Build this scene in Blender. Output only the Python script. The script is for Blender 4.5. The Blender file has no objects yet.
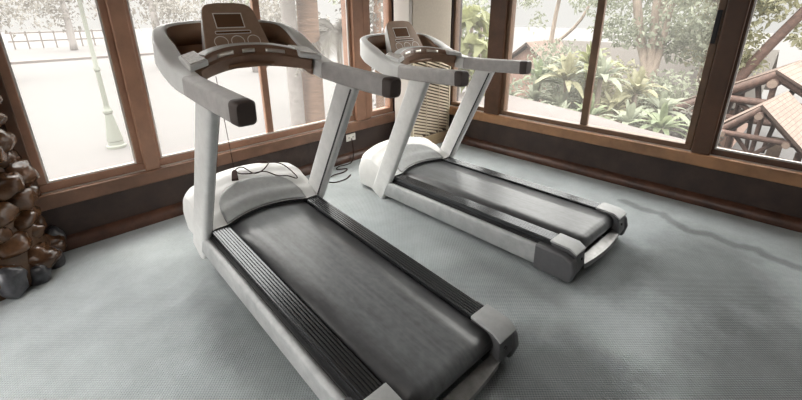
import bpy, bmesh, math, random
from mathutils import Vector, Matrix, noise
rnd = random.Random(7)
S = bpy.context.scene
COL = S.collection
PI = math.pi

# ------------------------------------------------------------------ materials
def mat(name, col=(.5, .5, .5), rough=.5, metal=0.0, spec=.5, noise_amt=0.0, noise_scale=20, stretch=(1, 1, 1),
        bump=0.0, bump_scale=200, col2=None, detail=4, coat=0.0):
    m = bpy.data.materials.new(name); m.use_nodes = True
    nt = m.node_tree; b = nt.nodes['Principled BSDF']
    b.inputs['Base Color'].default_value = (*col, 1)
    b.inputs['Roughness'].default_value = rough
    b.inputs['Metallic'].default_value = metal
    b.inputs['Specular IOR Level'].default_value = spec
    b.inputs['Coat Weight'].default_value = coat
    tc = nt.nodes.new('ShaderNodeTexCoord'); mp = nt.nodes.new('ShaderNodeMapping')
    mp.inputs['Scale'].default_value = stretch
    nt.links.new(tc.outputs['Object'], mp.inputs['Vector'])
    if noise_amt or col2:
        n = nt.nodes.new('ShaderNodeTexNoise'); n.inputs['Scale'].default_value = noise_scale
        n.inputs['Detail'].default_value = detail; n.inputs['Roughness'].default_value = .65
        nt.links.new(mp.outputs['Vector'], n.inputs['Vector'])
        r = nt.nodes.new('ShaderNodeValToRGB')
        r.color_ramp.elements[0].position = .32; r.color_ramp.elements[1].position = .68
        c2 = col2 or tuple(min(1, c * (1 + noise_amt)) for c in col)
        c1 = col if col2 else tuple(c * (1 - noise_amt) for c in col)
        r.color_ramp.elements[0].color = (*c1, 1); r.color_ramp.elements[1].color = (*c2, 1)
        nt.links.new(n.outputs['Fac'], r.inputs['Fac'])
        nt.links.new(r.outputs['Color'], b.inputs['Base Color'])
    if bump:
        n2 = nt.nodes.new('ShaderNodeTexNoise'); n2.inputs['Scale'].default_value = bump_scale; n2.inputs['Detail'].default_value = 3
        nt.links.new(mp.outputs['Vector'], n2.inputs['Vector'])
        bp = nt.nodes.new('ShaderNodeBump'); bp.inputs['Strength'].default_value = bump; bp.inputs['Distance'].default_value = .01
        nt.links.new(n2.outputs['Fac'], bp.inputs['Height']); nt.links.new(bp.outputs['Normal'], b.inputs['Normal'])
    return m

def M_(nt, op, a, b=None, c=None):
    n = nt.nodes.new('ShaderNodeMath'); n.operation = op
    for i, v in enumerate((a, b, c)):
        if v is None: continue
        if isinstance(v, (int, float)): n.inputs[i].default_value = v
        else: nt.links.new(v, n.inputs[i])
    return n.outputs[0]

def carpet():
    m = bpy.data.materials.new('woven_carpet'); m.use_nodes = True
    nt = m.node_tree; b = nt.nodes['Principled BSDF']
    b.inputs['Roughness'].default_value = .95; b.inputs['Specular IOR Level'].default_value = .15
    b.inputs['Sheen Weight'].default_value = .25
    tc = nt.nodes.new('ShaderNodeTexCoord'); P = tc.outputs['Object']
    sx = nt.nodes.new('ShaderNodeSeparateXYZ'); nt.links.new(P, sx.inputs[0])
    X, Y = sx.outputs['X'], sx.outputs['Y']
    def nz(scale, det=4, rough=.6):
        n = nt.nodes.new('ShaderNodeTexNoise'); n.inputs['Scale'].default_value = scale
        n.inputs['Detail'].default_value = det; n.inputs['Roughness'].default_value = rough
        nt.links.new(P, n.inputs['Vector']); return n.outputs['Fac']
    big, mid, fine = nz(.9, 5), nz(5, 5), nz(60, 2)
    # tone: traffic mottling
    v = M_(nt, 'MULTIPLY_ADD', M_(nt, 'SUBTRACT', big, .5), .50, 1.02)
    v = M_(nt, 'MULTIPLY_ADD', M_(nt, 'SUBTRACT', mid, .5), .55, v)
    v = M_(nt, 'MULTIPLY_ADD', M_(nt, 'SUBTRACT', fine, .5), .22, v)
    # woven grid
    k = 2 * PI / .016
    wx = M_(nt, 'SINE', M_(nt, 'MULTIPLY', X, k)); wy = M_(nt, 'SINE', M_(nt, 'MULTIPLY', Y, k))
    weave = M_(nt, 'MULTIPLY', wx, wy)
    v = M_(nt, 'MULTIPLY_ADD', weave, .15, v)
    # worn and soaked patches, plus treadmill shade and corner darkening painted in (x, y, rx, ry, darkness)
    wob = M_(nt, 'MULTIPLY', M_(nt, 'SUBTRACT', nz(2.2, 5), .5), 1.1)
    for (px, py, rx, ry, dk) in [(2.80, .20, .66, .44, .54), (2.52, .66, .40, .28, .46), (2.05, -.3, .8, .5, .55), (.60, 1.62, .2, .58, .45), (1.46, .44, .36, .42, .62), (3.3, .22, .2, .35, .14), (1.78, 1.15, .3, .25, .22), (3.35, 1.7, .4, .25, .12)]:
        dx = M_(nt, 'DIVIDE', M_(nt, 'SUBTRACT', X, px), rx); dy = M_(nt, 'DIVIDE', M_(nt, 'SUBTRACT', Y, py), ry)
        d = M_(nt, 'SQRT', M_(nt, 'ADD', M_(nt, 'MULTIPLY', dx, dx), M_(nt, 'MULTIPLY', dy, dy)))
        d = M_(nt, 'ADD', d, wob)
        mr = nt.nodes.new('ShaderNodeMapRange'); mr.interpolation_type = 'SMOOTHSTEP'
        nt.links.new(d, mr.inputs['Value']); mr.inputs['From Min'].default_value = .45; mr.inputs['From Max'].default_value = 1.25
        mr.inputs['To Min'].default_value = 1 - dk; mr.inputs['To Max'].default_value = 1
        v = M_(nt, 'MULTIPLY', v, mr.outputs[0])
    # the dried trickle along the wall under the windows: distance to a wandering line
    pl = [(3.56, .90), (3.505, .741), (3.52, .601), (3.43, .494), (3.36, .382), (3.405, .254), (3.348, .103), (3.395, .001), (3.323, -.07), (3.305, -.218), (3.35, -.45)]
    wbx = M_(nt, 'MULTIPLY_ADD', M_(nt, 'SUBTRACT', nz(9, 3), .5), .07, X); wby = M_(nt, 'MULTIPLY_ADD', M_(nt, 'SUBTRACT', nz(11, 3), .5), .07, Y)
    best = None
    for (ax, ay), (bx, by) in zip(pl, pl[1:]):
        ex, ey = bx - ax, by - ay; L2 = ex * ex + ey * ey
        qx, qy = M_(nt, 'SUBTRACT', wbx, ax), M_(nt, 'SUBTRACT', wby, ay)
        h = M_(nt, 'ADD', M_(nt, 'MULTIPLY', qx, ex / L2), M_(nt, 'MULTIPLY', qy, ey / L2))
        h = M_(nt, 'MINIMUM', M_(nt, 'MAXIMUM', h, 0.0), 1.0)
        rx, ry = M_(nt, 'SUBTRACT', qx, M_(nt, 'MULTIPLY', h, ex)), M_(nt, 'SUBTRACT', qy, M_(nt, 'MULTIPLY', h, ey))
        d2 = M_(nt, 'ADD', M_(nt, 'MULTIPLY', rx, rx), M_(nt, 'MULTIPLY', ry, ry))
        best = d2 if best is None else M_(nt, 'MINIMUM', best, d2)
    mr = nt.nodes.new('ShaderNodeMapRange'); mr.interpolation_type = 'SMOOTHSTEP'
    nt.links.new(M_(nt, 'SQRT', best), mr.inputs['Value']); mr.inputs['From Min'].default_value = .016; mr.inputs['From Max'].default_value = .066
    mr.inputs['To Min'].default_value = .56; mr.inputs['To Max'].default_value = 1
    v = M_(nt, 'MULTIPLY', v, mr.outputs[0])
    mx = nt.nodes.new('ShaderNodeMix'); mx.data_type = 'RGBA'; mx.blend_type = 'MULTIPLY'; mx.inputs[0].default_value = 1
    mx.inputs[6].default_value = (*FLOOR_COL, 1)
    cb = nt.nodes.new('ShaderNodeCombineColor')
    for i in range(3): nt.links.new(v, cb.inputs[i])
    nt.links.new(cb.outputs[0], mx.inputs[7]); nt.links.new(mx.outputs[2], b.inputs['Base Color'])
    bp = nt.nodes.new('ShaderNodeBump'); bp.inputs['Strength'].default_value = .5; bp.inputs['Distance'].default_value = .004
    nt.links.new(M_(nt, 'ADD', weave, fine), bp.inputs['Height']); nt.links.new(bp.outputs['Normal'], b.inputs['Normal'])
    return m

def veil_glass(name, fac, tint=(1, 1, 1)):  # translucent share whitens the view outside, a painted veil of overexposure
    m = bpy.data.materials.new(name); m.use_nodes = True
    nt = m.node_tree; nt.nodes.remove(nt.nodes['Principled BSDF'])
    out = nt.nodes['Material Output']
    t = nt.nodes.new('ShaderNodeBsdfTransparent'); t.inputs[0].default_value = (.96, .97, .96, 1)
    tr = nt.nodes.new('ShaderNodeBsdfTranslucent'); tr.inputs[0].default_value = (*tint, 1)
    mx = nt.nodes.new('ShaderNodeMixShader'); mx.inputs[0].default_value = fac
    nt.links.new(t.outputs[0], mx.inputs[1]); nt.links.new(tr.outputs[0], mx.inputs[2]); nt.links.new(mx.outputs[0], out.inputs[0])
    return m

def leaf_mat(name, c1, c2, scale=3.0):
    m = mat(name, c1, .6, col2=c2, noise_scale=scale)
    nt = m.node_tree; b = nt.nodes['Principled BSDF']
    src = b.inputs['Base Color'].links[0].from_socket
    tr = nt.nodes.new('ShaderNodeBsdfTranslucent'); nt.links.new(src, tr.inputs[0])
    mx = nt.nodes.new('ShaderNodeMixShader'); mx.inputs[0].default_value = .4
    out = nt.nodes['Material Output']
    nt.links.new(b.outputs[0], mx.inputs[1]); nt.links.new(tr.outputs[0], mx.inputs[2]); nt.links.new(mx.outputs[0], out.inputs[0])
    return m

FLOOR_COL = (.368, .403, .413)
GLASS_L, GLASS_R = .036, .026
SKY, SKY_LOW = 8.5, .80
EXPOSURE = 0.08
FILL_POWER = 12

MT = dict(
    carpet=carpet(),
    plaster=mat('painted_plaster', (.26, .23, .20), .9, noise_amt=.05, noise_scale=3),
    ceiling=mat('timber_ceiling', (.22, .17, .13), .8, noise_amt=.15, noise_scale=4),
    wood_light=mat('varnished_wood_light', (.30, .155, .075), .42, noise_amt=.35, noise_scale=3.0, stretch=(1, 1, 1), bump=.15, bump_scale=40),
    wood_ledge=mat('worn_ledge_wood', (.17, .085, .05), .45, noise_amt=.3, noise_scale=4, bump=.1, bump_scale=40),
    wood_mid=mat('varnished_wood_mid', (.10, .044, .021), .42, noise_amt=.3, noise_scale=4, bump=.1, bump_scale=40),
    wood_pale=mat('haze_paled_wood', (.33, .175, .11), .5, noise_amt=.2, noise_scale=4, bump=.1, bump_scale=40),  # lightened wood: warm haze over the left frames is put into the colour
    wood_frame=mat('brown_sash_wood', (.16, .09, .05), .4, noise_amt=.25, noise_scale=5),
    wood_dark=mat('dark_skirting_panel', (.022, .011, .008), .6, col2=(.05, .028, .021), noise_scale=6, bump=.25, bump_scale=25),
    wood_base=mat('reddish_skirting', (.045, .019, .012), .4, col2=(.115, .05, .03), noise_scale=7, bump=.3, bump_scale=30),
    alu=mat('pale_glazing_bead', (.62, .58, .55), .4, metal=.3),
    black_seal=mat('black_rubber_seal', (.02, .02, .022), .5),
    silver=mat('silver_paint', (.72, .72, .71), .4, metal=.05, noise_amt=.07, noise_scale=18, bump=.05, bump_scale=300),
    white_plastic=mat('pale_grey_plastic', (.70, .70, .69), .45, noise_amt=.04, noise_scale=12),
    grey_plastic=mat('mid_grey_plastic', (.34, .35, .35), .6, noise_amt=.08, noise_scale=30, bump=.1, bump_scale=400),
    dark_plastic=mat('flare_tinted_dark_plastic', (.23, .135, .088), .42, noise_amt=.1),  # brown of the bar is lens flare warmth painted into the plastic
    pod_plastic=mat('flare_tinted_pod_plastic', (.40, .27, .19), .45, noise_amt=.08),  # pod face lightened and warmed by painted flare glow
    recess=mat('flare_tinted_recess_plastic', (.23, .125, .07), .5),  # flare tint painted into the recess colour too
    screen=mat('screen_glass', (.17, .09, .05), .2),
    outline=mat('pale_printed_line', (.93, .88, .82), .5),
    keypad=mat('keypad_membrane', (.46, .43, .40), .5, noise_amt=.3, noise_scale=90),
    plate=mat('steel_contact_plate', (.85, .80, .74), .3, metal=.8),
    grip=mat('rubber_grip', (.42, .40, .39), .55, noise_amt=.1, bump=.2, bump_scale=500),
    grip_cap=mat('dark_rubber_cap', (.075, .055, .048), .5),
    belt=None,
    rail_metal=mat('ribbed_anodised_metal', (.075, .078, .082), .24, metal=.7),
    deck=mat('black_deck', (.015, .015, .016), .6),
    cap_top=mat('end_cap_grey', (.40, .41, .41), .5, noise_amt=.08),
    cap_side=mat('end_cap_dark_grey', (.10, .10, .105), .5, noise_amt=.08),
    guard=mat('bare_metal_guard', (.24, .235, .23), .4, metal=.6, noise_amt=.2),
    beam=mat('beam_paint', (.34, .35, .352), .5, metal=.1, col2=(.48, .488, .488), noise_scale=9, bump=.06, bump_scale=60),
    black=mat('black_rubber', (.02, .02, .02), .6),
    cord=mat('cord_sheath', (.045, .028, .024), .9, spec=.1),
    ac_white=mat('white_enamel', (.72, .68, .64), .5),
    ac_beige=mat('beige_enamel', (.50, .44, .36), .55, noise_amt=.06, noise_scale=60),
    ac_slat=mat('beige_slat', (.62, .53, .40), .5),
    ac_foot=mat('tan_plinth', (.42, .31, .19), .5),
    ac_dark=mat('grille_shadow_box', (.10, .07, .05), .8),
    socket=mat('ivory_plastic', (.75, .72, .66), .4),
    stone=mat('glazed_brown_stone', (.038, .016, .007), .22, col2=(.135, .066, .032), noise_scale=9, bump=.5, bump_scale=22, detail=6),
    stone_grey=mat('dark_grey_stone', (.022, .022, .026), .3, col2=(.09, .09, .098), noise_scale=12, bump=.3, bump_scale=30),
    mortar=mat('brown_mortar', (.06, .03, .013), .5, col2=(.12, .062, .03), noise_scale=16, bump=.6, bump_scale=14),
    paving=mat('pale_paving', (.070, .066, .0645), .9, noise_amt=.05, noise_scale=1.5),
    terrace=mat('pale_terrace', (.105, .09, .085), .9, noise_amt=.1, noise_scale=3),
    lamp=mat('pale_green_iron', (.135, .145, .12), .6),
    far_wood=mat('weathered_rail', (.12, .10, .088), .8),
    bark=mat('pale_bark', (.20, .162, .13), .9, noise_amt=.35, noise_scale=7, stretch=(1, 1, .3), bump=.5, bump_scale=18),
    palm_bark=mat('palm_bark', (.14, .082, .052), .9, noise_amt=.3, noise_scale=9, stretch=(.4, .4, 3), bump=.5, bump_scale=20),
    pale_trunk=mat('whitish_trunk', (.19, .175, .165), .9, noise_amt=.12, noise_scale=9),
    log=mat('peeled_log', (.075, .042, .032), .75, noise_amt=.4, noise_scale=14, bump=.4, bump_scale=30),
    log_end=mat('cut_log_end', (.17, .125, .10), .85, noise_amt=.15),
    log_pale=mat('pale_board', (.27, .20, .15), .85, noise_amt=.15),
    shingle=None, hut_roof=None,
    leaf_green=leaf_mat('leaf_green', (.10, .13, .07), (.21, .24, .14)),
    leaf_pale=leaf_mat('leaf_pale', (.145, .165, .115), (.27, .285, .215)),
    leaf_olive=leaf_mat('leaf_olive', (.15, .145, .08), (.27, .26, .165)),
    leaf_grey=leaf_mat('leaf_greyish', (.125, .117, .10), (.21, .198, .175)),
    leaf_yellow=leaf_mat('leaf_yellowish', (.13, .14, .055), (.23, .24, .12)),
    hut_wall=mat('hut_boards', (.22, .14, .11), .85, noise_amt=.2),
    lens=mat('lamp_diffuser', (.9, .88, .84), .5),
)

def belt_mat():
    m = mat('running_belt_rubber', (.05, .05, .055), .42, spec=.32)
    nt = m.node_tree; b = nt.nodes['Principled BSDF']
    tc = nt.nodes.new('ShaderNodeTexCoord')
    def nz(sc, stretch, det=4):
        mp = nt.nodes.new('ShaderNodeMapping'); mp.inputs['Scale'].default_value = stretch
        nt.links.new(tc.outputs['Object'], mp.inputs[0])
        n = nt.nodes.new('ShaderNodeTexNoise'); n.inputs['Scale'].default_value = sc; n.inputs['Detail'].default_value = det
        nt.links.new(mp.outputs[0], n.inputs['Vector']); return n.outputs['Fac']
    sx = nt.nodes.new('ShaderNodeSeparateXYZ'); nt.links.new(tc.outputs['Object'], sx.inputs[0])
    # dust worn into two lanes where the feet land
    ax = M_(nt, 'ABSOLUTE', sx.outputs['X'])
    lane = nt.nodes.new('ShaderNodeMapRange'); lane.interpolation_type = 'SMOOTHSTEP'
    nt.links.new(M_(nt, 'ADD', ax, M_(nt, 'MULTIPLY', M_(nt, 'SUBTRACT', nz(8, (1, .5, 1), 6), .5), .16)), lane.inputs['Value'])
    lane.inputs['From Min'].default_value = .09; lane.inputs['From Max'].default_value = .23
    lane.inputs['To Min'].default_value = 1; lane.inputs['To Max'].default_value = .25
    st = nz(16, (2.2, .12, 1), 3); sp = nz(45, (1, .6, 1), 5)
    f = M_(nt, 'MULTIPLY', lane.outputs[0], M_(nt, 'MULTIPLY_ADD', st, .9, M_(nt, 'MULTIPLY', sp, .7)))
    mx = nt.nodes.new('ShaderNodeMix'); mx.data_type = 'RGBA'
    nt.links.new(f, mx.inputs[0]); mx.inputs[6].default_value = (.028, .026, .028, 1); mx.inputs[7].default_value = (.155, .163, .168, 1)
    nt.links.new(mx.outputs[2], b.inputs['Base Color'])
    nt.links.new(M_(nt, 'MULTIPLY_ADD', f, .12, .27), b.inputs['Roughness'])
    return m
MT['belt'] = belt_mat()

def course_mat(name, c1, c2, rows, axis='Z'):
    """boards / shingle courses running along the roof"""
    m = mat(name, c1, .85)
    nt = m.node_tree; b = nt.nodes['Principled BSDF']
    tc = nt.nodes.new('ShaderNodeTexCoord'); br = nt.nodes.new('ShaderNodeTexBrick')
    nt.links.new(tc.outputs['UV'], br.inputs['Vector'])
    br.inputs['Scale'].default_value = rows
    br.inputs['Color1'].default_value = (*c1, 1); br.inputs['Color2'].default_value = (*c2, 1)
    br.inputs['Mortar'].default_value = (c1[0] * .35, c1[1] * .33, c1[2] * .32, 1)
    br.inputs['Mortar Size'].default_value = .014
    nt.links.new(br.outputs['Color'], b.inputs['Base Color'])
    return m
MT['shingle'] = course_mat('roof_boards', (.14, .095, .075), (.18, .13, .105), 7)
MT['hut_roof'] = course_mat('weathered_shingles', (.24, .225, .205), (.31, .295, .275), 14)

# ------------------------------------------------------------------ mesh helpers
def box(bm, x0, x1, y0, y1, z0, z1, mi=0):
    v = [bm.verts.new((x, y, z)) for x in (x0, x1) for y in (y0, y1) for z in (z0, z1)]
    for f in ((0, 1, 3, 2), (4, 6, 7, 5), (0, 4, 5, 1), (2, 3, 7, 6), (0, 2, 6, 4), (1, 5, 7, 3)):
        bm.faces.new([v[i] for i in f]).material_index = mi

def prism(bm, pts, axis, a, b, mi=0):
    """closed polygon pts in the two other axes, extruded along axis from a to b"""
    def mk(p, t):
        c = list(p); c.insert(axis, t); return bm.verts.new(c)
    A = [mk(p, a) for p in pts]; B = [mk(p, b) for p in pts]
    n = len(pts)
    fs = [bm.faces.new(A), bm.faces.new(B[::-1])]
    for i in range(n): fs.append(bm.faces.new((A[i], B[i], B[(i + 1) % n], A[(i + 1) % n])))
    for f in fs: f.material_index = mi

def sweep(bm, path, sections, up=Vector((0, 0, 1)), cap=True, mi=0):
    """sections: per point list of (a, b) offsets along side and up axes"""
    path = [Vector(p) for p in path]; rings = []
    for i, p in enumerate(path):
        t = (path[min(i + 1, len(path) - 1)] - path[max(i - 1, 0)]).normalized()
        u = Vector(up) if not callable(up) else up(i)
        s = t.cross(u)
        if s.length < 1e-4: s = Vector((1, 0, 0))
        s.normalize(); w = s.cross(t).normalized()
        rings.append([bm.verts.new(p + s * a + w * b) for a, b in sections[i]])
    n = len(rings[0])
    for r0, r1 in zip(rings, rings[1:]):
        for j in range(n):
            bm.faces.new((r0[j], r0[(j + 1) % n], r1[(j + 1) % n], r1[j])).material_index = mi
    if cap:
        bm.faces.new(rings[0][::-1]).material_index = mi; bm.faces.new(rings[-1]).material_index = mi

def circ(r, n=10): return [(r * math.cos(2 * PI * k / n), r * math.sin(2 * PI * k / n)) for k in range(n)]
def tube(bm, path, r, n=10, mi=0):
    rs = r if isinstance(r, (list, tuple)) else [r] * len(path)
    p = [Vector(q) for q in path]
    d = (p[-1] - p[0]).normalized()
    sweep(bm, p, [circ(x, n) for x in rs], up=Vector((0, 0, 1)) if abs(d.z) < .9 else Vector((0, 1, 0)), mi=mi)

def rrect(w, h, r, k=4):
    r = min(r, w / 2 - 1e-4, h / 2 - 1e-4); out = []
    for cx, cy, a0 in ((w / 2 - r, h / 2 - r, 0), (-w / 2 + r, h / 2 - r, PI / 2), (-w / 2 + r, -h / 2 + r, PI), (w / 2 - r, -h / 2 + r, 1.5 * PI)):
        for i in range(k + 1):
            a = a0 + PI / 2 * i / k; out.append((cx + r * math.cos(a), cy + r * math.sin(a)))
    return out

def lathe(bm, prof, cx, cy, n=16, mi=0):
    rings = [[bm.verts.new((cx + r * math.cos(2 * PI * k / n), cy + r * math.sin(2 * PI * k / n), z)) for k in range(n)] for r, z in prof]
    for a, b in zip(rings, rings[1:]):
        for k in range(n): bm.faces.new((a[k], a[(k + 1) % n], b[(k + 1) % n], b[k])).material_index = mi
    bm.faces.new(rings[0][::-1]).material_index = mi; bm.faces.new(rings[-1]).material_index = mi

def catmull(pts, n=6):
    pts = [Vector(p) for p in pts]; P = [pts[0] * 2 - pts[1]] + pts + [pts[-1] * 2 - pts[-2]]; out = []
    for i in range(1, len(P) - 2):
        for k in range(n):
            t = k / n; a, b, c, d = P[i - 1], P[i], P[i + 1], P[i + 2]
            out.append(.5 * ((2 * b) + (c - a) * t + (2 * a - 5 * b + 4 * c - d) * t * t + (3 * b - a - 3 * c + d) * t ** 3))
    out.append(pts[-1]); return out

def make(name, bm, mats, parent=None, bevel=0, smooth=True, angle=35, loc=None, seg=2):
    bmesh.ops.recalc_face_normals(bm, faces=bm.faces[:])
    me = bpy.data.meshes.new(name); bm.to_mesh(me); bm.free()
    for m in (mats if isinstance(mats, (list, tuple)) else [mats]): me.materials.append(m)
    if smooth:
        for p in me.polygons: p.use_smooth = True
        me.set_sharp_from_angle(angle=math.radians(angle))
    o = bpy.data.objects.new(name, me); COL.objects.link(o)
    if parent: o.parent = parent
    if loc: o.location = loc
    if bevel:
        b = o.modifiers.new('edge', 'BEVEL'); b.width = bevel; b.segments = seg; b.limit_method = 'ANGLE'; b.angle_limit = math.radians(40)
        b.harden_normals = False
    return o

def tag(o, label=None, cat=None, group=None, kind=None):
    if label: o['label'] = label
    if cat: o['category'] = cat
    if group: o['group'] = group
    if kind: o['kind'] = kind
    return o
def thing(name, label, cat, loc=(0, 0, 0), rz=0, group=None, kind=None):
    o = bpy.data.objects.new(name, None); COL.objects.link(o); o.empty_display_size = .1
    o.location = loc; o.rotation_euler = (0, 0, rz)
    return tag(o, label, cat, group, kind)
def B(): return bmesh.new()
def boxobj(name, dims, m, parent=None, bevel=0):
    b = B(); box(b, *dims); return make(name, b, m, parent, bevel, smooth=bool(bevel))

# ------------------------------------------------------------------ the room (camera above the origin; +Y to the left-hand windows, +X to the right-hand ones)
LW, RW = 3.38, 3.94            # inner faces of the two window walls
T = .17
XW, YB, ZC = -2.6, -3.0, 2.65  # unseen west wall, back wall, ceiling height
HEAD = 2.32
def st(o, label): return tag(o, label, 'structure', kind='structure')

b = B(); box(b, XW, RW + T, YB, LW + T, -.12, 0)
st(make('floor', b, MT['carpet'], smooth=False), 'grey woven carpet floor with worn patches, painted shade and a dried trickle')
b = B(); box(b, XW - .3, RW + .45, YB - .3, LW + .45, ZC, ZC + .15)
st(make('ceiling', b, MT['ceiling'], smooth=False), 'plain timber ceiling over the gym room')

# window wall (left): solid below the sill and above the head, piers between
b = B()
box(b, XW, RW + T, LW, LW + T, 0, .40); box(b, XW, RW + T, LW, LW + T, HEAD, ZC)
box(b, XW, -2.35, LW, LW + T, .40, HEAD); box(b, -.75, .03, LW, LW + T, .40, HEAD); box(b, 3.27, RW + T, LW, LW + T, .40, HEAD)
st(make('wall_left', b, MT['wood_dark'], smooth=False), 'dark wood-panelled window wall behind the treadmill fronts')
b = B()
box(b, RW, RW + T, YB, LW, 0, .40); box(b, RW, RW + T, YB, LW, HEAD, ZC)
box(b, RW, RW + T, 3.10, LW, .40, HEAD); box(b, RW, RW + T, YB, -.2, .40, HEAD)
st(make('wall_right', b, MT['wood_dark'], smooth=False), 'dark wood-panelled window wall along the far treadmill')
b = B()
for (y0, y1, z0, z1) in ((YB, LW + T, 0, .4), (YB, LW + T, HEAD, ZC), (YB, .3, .4, HEAD), (3.1, LW + T, .4, HEAD)): box(b, XW - T, XW, y0, y1, z0, z1)  # unseen wall, its opening added to light the treadmills' left sides
st(make('wall_west', b, MT['plaster'], smooth=False), 'plain painted wall out of view with an opening added for side light')
b = B(); box(b, XW - T, RW + T, YB - T, YB, 0, ZC)
st(make('wall_back', b, MT['plaster'], smooth=False), 'plain painted wall behind the camera')

def moulding(y=True):  # rounded skirting section (depth, height)
    return [(0, 0), (-.05, 0), (-.055, .02), (-.05, .05), (-.035, .075), (-.015, .085), (0, .09)]
b = B(); prism(b, [(LW + d, z) for d, z in moulding()], 0, XW, RW)
st(make('baseboard_left', b, MT['wood_base']), 'reddish rounded skirting under the left windows')
b = B(); prism(b, [(RW + d, z) for d, z in moulding()], 1, YB, LW - .05)
st(make('baseboard_right', b, MT['wood_base']), 'reddish rounded skirting under the right windows')
# projecting ledges (window boards)
b = B(); box(b, XW, RW - .03, LW - .035, LW + .03, .315, .415)
st(make('trim_1', b, MT['wood_ledge'], bevel=.008), 'brown wooden ledge under the left windows')
b = B(); box(b, RW - .035, RW + .03, YB, LW - .04, .325, .425)
st(make('trim_2', b, MT['wood_light'], bevel=.008), 'tan wooden ledge under the right windows')

def window(n, label, along, face, a0, a1, fm, gfac, mull=(), fw=.05, bead=True, posts=None):
    """along: 0 = runs in X on the left wall, 1 = runs in Y on the right wall"""
    w = thing('window_%d' % n, label, 'window', kind='structure')
    def bx(p0, p1, d0, d1, z0, z1):
        bb = B()
        if along == 0: box(bb, p0, p1, face + d0, face + d1, z0, z1)
        else: box(bb, face + d0, face + d1, p0, p1, z0, z1)
        return bb
    fb = B()
    for (p0, p1, z0, z1) in ((a0, a1, .415, .475), (a0, a1, HEAD - .06, HEAD), (a0, a0 + fw, .475, HEAD - .06), (a1 - fw, a1, .475, HEAD - .06)):
        if along == 0: box(fb, p0, p1, face + .02, face + .11, z0, z1)
        else: box(fb, face + .02, face + .11, p0, p1, z0, z1)
    make('frame', fb, fm, w, bevel=.006)
    if bead:
        q = .012; fb = B()
        for (p0, p1, z0, z1) in ((a0 + fw, a1 - fw, .475, .475 + q), (a0 + fw, a0 + fw + q, .475 + q, HEAD - .06), (a1 - fw - q, a1 - fw, .475 + q, HEAD - .06)):
            if along == 0: box(fb, p0, p1, face + .03, face + .045, z0, z1)
            else: box(fb, face + .03, face + .045, p0, p1, z0, z1)
        make('glazing_bead', fb, MT['alu'], w)
    make('sill_track', bx(a0, a1, .004, .019, .415 + .010 * along, .421 + .010 * along), MT['alu'], w, smooth=False)
    for (m0, m1, mm) in mull:
        make('mullion', bx(m0, m1, .04, .085, .475, HEAD - .06), mm, w, bevel=.005)
    edges = [a0 + fw] + [e for m in sorted(mull) for e in m[:2]] + [a1 - fw]
    for k in range(0, len(edges), 2):
        make('pane', bx(edges[k], edges[k + 1], .056, .060, .475, HEAD - .06), veil_glass('veiled_pane', gfac, GT[along]), w, smooth=False)
    return w
GT = ((1, .95, .92), (1, .97, .95))
window(1, 'brown framed window beside the stone pillar', 0, LW, .05, .68, MT['wood_pale'], GLASS_L, fw=.055)
window(2, 'wide two-pane window behind the near treadmill', 0, LW, .755, 2.70, MT['wood_pale'], GLASS_L, [(1.69, 1.75, MT['wood_pale'])], fw=.035)
window(3, 'narrow window beside the tall beige unit', 0, LW, 2.90, 3.26, MT['wood_pale'], GLASS_L, fw=.045, bead=False)
window(4, 'narrow window right of the tall beige unit', 1, RW, 2.585, 3.11, MT['wood_frame'], GLASS_R, fw=.03, bead=False)
window(5, 'wide sliding window beyond the far treadmill', 1, RW, .585, 2.41, MT['wood_frame'], GLASS_R, [(1.455, 1.52, MT['wood_frame'])], fw=.05, bead=False)
window(6, 'window overlooking the log pavilion', 1, RW, -.14, .455, MT['wood_mid'], .008, fw=.022)
window(7, 'window out of view to the left', 0, LW, -2.35, -.75, MT['wood_pale'], GLASS_L, fw=.05, bead=False)
def post(n, label, along, a0, a1, m, d0=-.02):
    bb = B()
    if along == 0: box(bb, a0, a1, LW + d0, LW + T, .415, HEAD + .02)
    else: box(bb, RW + d0, RW + T, a0, a1, .425, HEAD + .02)
    st(make('trim_%d' % n, bb, m, bevel=.008), label)
post(3, 'broad brown post between the first two left windows', 0, .665, .765, MT['wood_pale'])
post(4, 'brown post left of the narrow left window', 0, 2.69, 2.82, MT['wood_pale'])
post(5, 'pale brown post strip beside the narrow left window', 0, 2.835, 2.91, MT['wood_pale'], .0)
post(6, 'dark brown post between the narrow and wide right windows', 1, 2.40, 2.595, MT['wood_mid'], -.02)
post(7, 'thick dark brown post at the right of the sliding window', 1, .45, .575, MT['wood_mid'])
post(8, 'dark post at the end of the last window in view', 1, -.27, -.125, MT['wood_mid'])
bb = B(); box(bb, .0, .06, LW - .01, LW + T, .415, HEAD + .02)
st(make('trim_9', bb, MT['wood_mid'], bevel=.006), 'brown window jamb beside the stone pillar')
# sash lock on the sliding frame
bb = B(); box(bb, RW + .005, RW + .022, .60, .63, 1.28, 1.52)
lk = make('sash_latch', bb, MT['black_seal'], bevel=.003)
tag(lk, 'small black latch plate on the sliding window stile', 'latch')

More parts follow.
